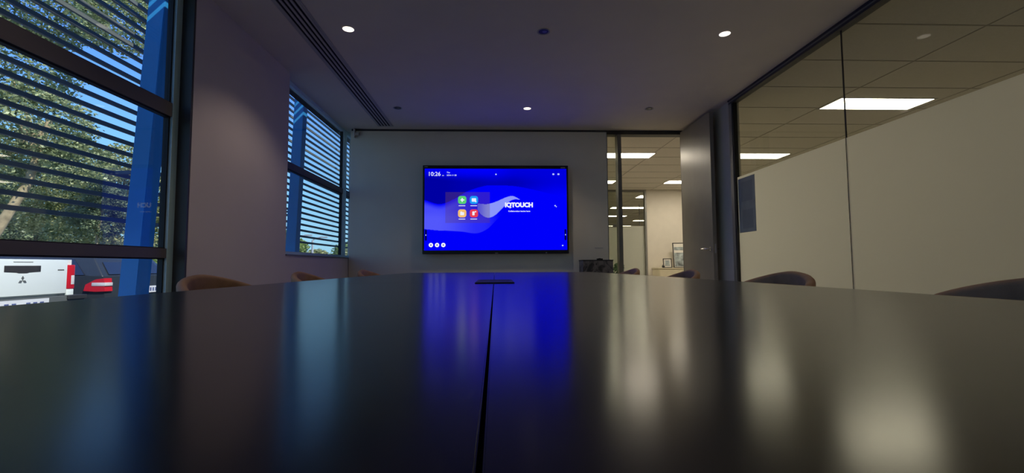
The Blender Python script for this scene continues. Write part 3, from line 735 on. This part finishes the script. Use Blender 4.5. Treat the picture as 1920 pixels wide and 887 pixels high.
for q in range(6): box(bm, -0.001, 0.003, 0.535+0.018*q, 0.548+0.018*q, 1.158, 1.176)
obj('badge', bm, 'carplastic', tg)
for s_ in (-1, 1):
    bm = bmesh.new(); box(bm, -0.16, 0.004, min(s_*0.71, s_*0.835), max(s_*0.71, s_*0.835), 0.86, 1.25, bev=0.02); tl = obj('tail_light', bm, 'redlens', ut, smooth=True)
    bm = bmesh.new(); box(bm, -0.1, 0.008, min(s_*0.765, s_*0.825), max(s_*0.765, s_*0.825), 0.93, 1.08, bev=0.01); obj('reverse_lens', bm, 'clearlens', tl, smooth=True)
    bm = bmesh.new(); box(bm, -0.20, -0.005, min(s_*0.71, s_*0.832), max(s_*0.71, s_*0.832), 0.72, 0.86, bev=0.012); obj('corner_panel', bm, 'carwhite', ut, smooth=True)
bm = bmesh.new(); prism(bm, [(-0.62, 0.76), (-0.92, 0.70), (-0.92, 0.56), (-0.55, 0.50), (0.55, 0.50), (0.92, 0.56), (0.92, 0.70), (0.62, 0.76)], 'x', -0.12, 0.10)
bp_ = obj('rear_bumper', bm, 'bumpgrey', ut)
for a, b in ((0.60, 0.93), (-0.93, -0.60)): B('bumper_step', 'carplastic', (-0.05, 0.13, a, b, 0.70, 0.765), parent=bp_, bev=0.01)
bm = bmesh.new(); box(bm, 0.10, 0.112, -0.40, 0.30, 0.60, 0.745); pp = obj('licence_plate', bm, 'plate', ut)
bm = bmesh.new()
for q in range(6):
    if q != 2: box(bm, 0.112, 0.114, -0.34+0.1*q, -0.28+0.1*q, 0.63, 0.70)
obj('plate_characters', bm, 'plateblue', pp)
vehicle_wheels(ut, (-1.14, -4.18), (-0.75, 0.75), 0.38)

# dark wagon
wg = thing('wagon_car', 'dark grey wagon car with red tail light parked beside the white pickup', 'car', (-7.0, 9.36, -0.4))
arc = lambda cx, r_, n=8: [(cx+r_*math.cos(PI*k/n), 0.30+r_*0.92*math.sin(PI*k/n)) for k in range(n+1)]
low = [(0.02, 0.80), (0.06, 0.60), (0.04, 0.38), (-0.35, 0.28)] + arc(-0.93, 0.38) + arc(-3.70, 0.38) + [(-4.5, 0.30), (-4.62, 0.55), (-4.5, 0.80), (-3.5, 0.98), (-0.35, 1.06), (-0.02, 1.04)]
bm = bmesh.new(); hull(bm, low, 0.92, 0.05, 0.0)
es = [ed for ed in bm.edges if abs(ed.verts[0].co.y-ed.verts[1].co.y) < 0.2 and max(v.co.x for v in ed.verts) > -4.7]; 
obj('body', bm, 'cardark', wg, smooth=True)
bm = bmesh.new(); hull(bm, [(-0.04, 1.03), (-3.35, 0.99), (-2.55, 1.36), (-1.9, 1.43), (-0.75, 1.43), (-0.34, 1.40)], 0.86, 0.17, 0.025); obj('roof', bm, 'cardark', wg, smooth=True)
bm = bmesh.new(); hull(bm, [(-0.36, 1.07), (-3.0, 1.04), (-2.5, 1.31), (-1.9, 1.36), (-0.66, 1.36)], 0.872, 0.145, 0.0); obj('side_windows', bm, 'carglass', wg)
bm = bmesh.new(); prism(bm, [(-0.70, 1.075), (0.70, 1.075), (0.62, 1.37), (-0.62, 1.37)], 'x', 0, 0.012)
rg = obj('rear_window', bm, 'carglass', wg, loc=(-0.035, 0, 0)); 
rg.matrix_basis = Matrix.Translation((-0.045, 0, 1.05)) @ Matrix.Rotation(-0.70, 4, 'Y') @ Matrix.Translation((0, 0, -1.05))
bm = bmesh.new()
for s_ in (-1, 1):
    cyl(bm, (-0.8, s_*0.62, 1.455), (-2.3, s_*0.62, 1.455), 0.012, n=10); box(bm, -0.85, -0.8, s_*0.62-0.012, s_*0.62+0.012, 1.42, 1.46); box(bm, -2.32, -2.27, s_*0.62-0.012, s_*0.62+0.012, 1.40, 1.46)
obj('roof_rails', bm, 'pole', wg, smooth=True)
for s_ in (-1, 1):
    bm = bmesh.new()
    pts = [(-0.30, 0.79), (-0.27, 0.90), (-0.10, 0.99), (0.045, 1.01), (0.07, 0.78), (-0.10, 0.775)]
    prism(bm, pts, 'y', min(s_*0.925, s_*0.76), max(s_*0.925, s_*0.76)); tl = obj('tail_light', bm, 'redlens', wg)
    bm = bmesh.new(); box(bm, -0.16, 0.078, min(s_*0.932, s_*0.77), max(s_*0.932, s_*0.77), 0.875, 0.935, bev=0.006); obj('reverse_lens', bm, 'clearlens', tl, smooth=True)
bm = bmesh.new(); box(bm, 0.03, 0.07, -0.12, 0.40, 0.70, 0.83, bev=0.006); pp = obj('licence_plate', bm, 'plate', wg)
bm = bmesh.new()
for q in range(6): box(bm, 0.07, 0.0715, -0.07+0.07*q, -0.03+0.07*q, 0.73, 0.80)
obj('plate_characters', bm, 'plateblue', pp)
bm = bmesh.new(); box(bm, -0.04, 0.09, -0.90, 0.90, 0.34, 0.62, bev=0.04); obj('rear_bumper', bm, 'cardark', wg, smooth=True)
vehicle_wheels(wg, (-0.93, -3.70), (-0.80, 0.80), 0.33)

# ------------------------------------------------------------------ trees
def tree(name, label, base, trunk, blobs, n, size, leaf, bark='bark', r0=0.16, seed=1, group='trees around the car park'):
    o = thing(name, label, 'tree', base, group=group)
    bm = bmesh.new(); tube(bm, trunk, [r0*(1-0.6*i/(len(trunk)-1)) for i in range(len(trunk))], n=12)
    top = Vector(trunk[-1])
    for (bx, by, bz, br) in blobs[:5]:
        if bz > trunk[1][2]:
            a = Vector(trunk[-2]).lerp(top, 0.5); b = Vector((bx, by, bz)); mid = a.lerp(b, 0.5)+Vector((0, 0, 0.25))
            tube(bm, [a, mid, b], [r0*0.4, r0*0.25, r0*0.1], n=8)
    obj('trunk', bm, bark, o, smooth=True)
    leafcloud('foliage', blobs, n, size, leaf, o, seed); return o
# tall gum with pale leaning trunk (seen at the left of the near window)
tree('gum_tree', 'tall leafy tree with pale leaning trunk behind the white pickup', (-13.2, 12.1, -0.4),
     [(-0.5, 0.0, 0), (0.1, 0.1, 1.6), (0.9, 0.3, 3.4), (1.3, 0.4, 5.2)],
     [(0.0, 0.0, 3.6, 1.1), (1.2, 0.2, 5.0, 1.3), (-1.2, -0.4, 5.4, 1.5), (0.2, 0.2, 6.6, 1.7), (-1.6, 0, 7.6, 1.6), (2.9, 0.4, 7.9, 1.2),
      (1.0, 0.3, 8.4, 1.6), (3.2, 1.6, 9.2, 1.3), (1.5, 0.6, 10.0, 1.6), (-0.2, 0.3, 2.6, 0.7), (4.4, 1.7, 10.0, 1.1), (2.0, 0.6, 4.0, 0.9)], 60000, 0.105, 'leafA', seed=5)
tree('gum_tree', 'broad yellow green tree behind the dark wagon, next to the blue column', (-15.4, 18.6, -0.4),
     [(0, 0, 0), (0.1, 0.1, 1.6), (0.3, 0.1, 3.0), (0.5, 0.2, 4.2)],
     [(0.2, 0, 4.4, 1.3), (1.6, 0.2, 4.0, 1.2), (-1.3, 0.2, 4.2, 1.3), (0.6, 0.3, 5.4, 1.1), (2.7, 0.4, 3.4, 1.1), (-2.4, 0, 3.4, 1.2), (3.8, 0.4, 4.6, 1.3), (1.2, -0.3, 2.6, 1.2), (3.4, 0.2, 2.2, 1.1), (-0.8, -0.2, 2.4, 1.2)],
     34000, 0.12, 'leafB', r0=0.13, seed=9)
tree('gum_tree', 'darker bushy tree between the tall leaning tree and the yellow green one', (-20.5, 21.2, -0.4),
     [(0, 0, 0), (0.1, 0.1, 1.6), (-0.2, 0.1, 3.2), (0.0, 0.2, 4.8)],
     [(0, 0, 4.8, 1.6), (1.6, 0.3, 5.6, 1.4), (-1.6, 0.3, 5.6, 1.7), (0.3, 0.3, 6.8, 1.5), (-2.8, 0.1, 4.0, 1.6), (-0.6, 0.1, 3.0, 1.5), (1.8, 0, 3.6, 1.4), (-3.6, -1.0, 6.6, 1.6)],
     26000, 0.14, 'leafC', bark='barkdark', r0=0.15, seed=11)
tree('gum_tree', 'pale trunked small tree just left of the near blue column', (-13.45, 15.9, -0.4),
     [(0, 0, 0), (0.05, 0, 1.1), (0.0, 0.05, 2.2), (0.1, 0.1, 3.2)],
     [(0.2, 0.1, 2.7, 0.65), (-0.6, 0.2, 3.0, 0.6), (0.9, 0.3, 3.2, 0.7), (0.1, 0.1, 3.6, 0.6)], 9000, 0.085, 'leafC', r0=0.07, seed=13)
# shrubs behind the car park
srnd = random.Random(21)
shrubs = [(-16.3, 15.5, 1.0, 'leafC', 'dark shrub right of the pale leaning trunk'), (-13.4, 14.0, 0.75, 'leafA', 'olive shrub behind the white pickup'),
          (-10.7, 14.0, 0.75, 'leafD', 'bright green shrub behind the near blue column')]
for i, (sx_, sy_, rr, lf, lab) in enumerate(shrubs):
    o = thing('shrub', lab, 'shrub', (sx_, sy_, -0.4), group='shrubs along the car park edge')
    leafcloud('foliage', [(0, 0, rr*0.8, rr), (rr*0.8, 0.1, rr*0.6, rr*0.75), (-rr*0.8, 0.1, rr*0.6, rr*0.75), (0.3, 0, rr*1.5, rr*0.7)], 11000, 0.095, lf, o, 30+i)
    bm = bmesh.new()
    for q in range(5): tube(bm, [(0, 0, 0), (srnd.uniform(-.3, .3), srnd.uniform(-.2, .2), rr*0.5), (srnd.uniform(-.8, .8), srnd.uniform(-.4, .4), rr)], [0.03, 0.02, 0.01], n=6)
    obj('stems', bm, 'barkdark', o)
# far woodland backing (nobody could count it)
wl = bpy.data.objects.new('woodland', None)
bl = []
rnd = random.Random(4)
for q in range(34):
    yy = 10+q*1.25; bl.append((-31-rnd.uniform(0, 2), yy, 1.6+rnd.uniform(0, 2.2)*(1 if q < 22 else 0.2), 2.3))
    if q < 16: bl.append((-33, yy, 5.5+rnd.uniform(0, 1.5), 2.2))
bo = leafcloud('woodland', bl, 60000, 0.32, 'leafC', None, 17); bo['kind'] = 'stuff'; tag(bo, 'dense woodland far behind the car park trees', 'woodland')
# trees far down the street, low in the far window
def fartree(x_, y_, h_, rr, leaf, label, seed):
    tree('street_tree', label, (x_, y_, -0.4), [(0, 0, 0), (0.1, 0, h_*0.3), (0, 0, h_*0.5), (0, 0, h_*0.6)],
         [(0, 0, h_-rr, rr), (-rr*0.7, 0, h_-rr*1.5, rr*0.8), (rr*0.7, 0, h_-rr*1.4, rr*0.8), (0, 0, h_*0.35, rr*0.8)], 5200, 0.26, leaf, 'barkdark', 0.14, seed, group='street trees seen low in the far window')
fartree(-17.4, 38.5, 4.6, 1.3, 'leafD', 'street tree right beside the far blue column, left in the far window', 40)
fartree(-14.6, 38.0, 2.9, 1.1, 'leafB', 'low street tree left of the gap in the far window', 41)
fartree(-13.4, 42.0, 3.7, 1.5, 'leafD', 'round street tree right in the far window', 42)
fartree(-11.0, 36.0, 3.0, 1.3, 'leafB', 'street tree at the right end of the far window', 43)
def pole(x_, y_, h_, label):
    o = thing('light_pole', label, 'lamp post', (x_, y_, -0.4))
    bm = bmesh.new(); cyl(bm, (0, 0, 0), (0, 0, h_), 0.09, 0.06, n=12); cyl(bm, (0, 0, 0), (0, 0, 0.1), 0.18, n=12); obj('post', bm, 'pole', o, smooth=True)
    bm = bmesh.new(); tube(bm, [(0, 0, h_), (0.2, 0, h_+0.15), (0.6, 0, h_+0.2)], 0.04, n=8); box(bm, 0.5, 0.95, -0.08, 0.08, h_+0.16, h_+0.24); obj('lamp_head', bm, 'pole', o)
pole(-12.8, 30.0, 3.0, 'pale lamp post at the left of the far window')
pole(-12.0, 30.5, 2.9, 'thin lamp post beside the gap between the street trees')
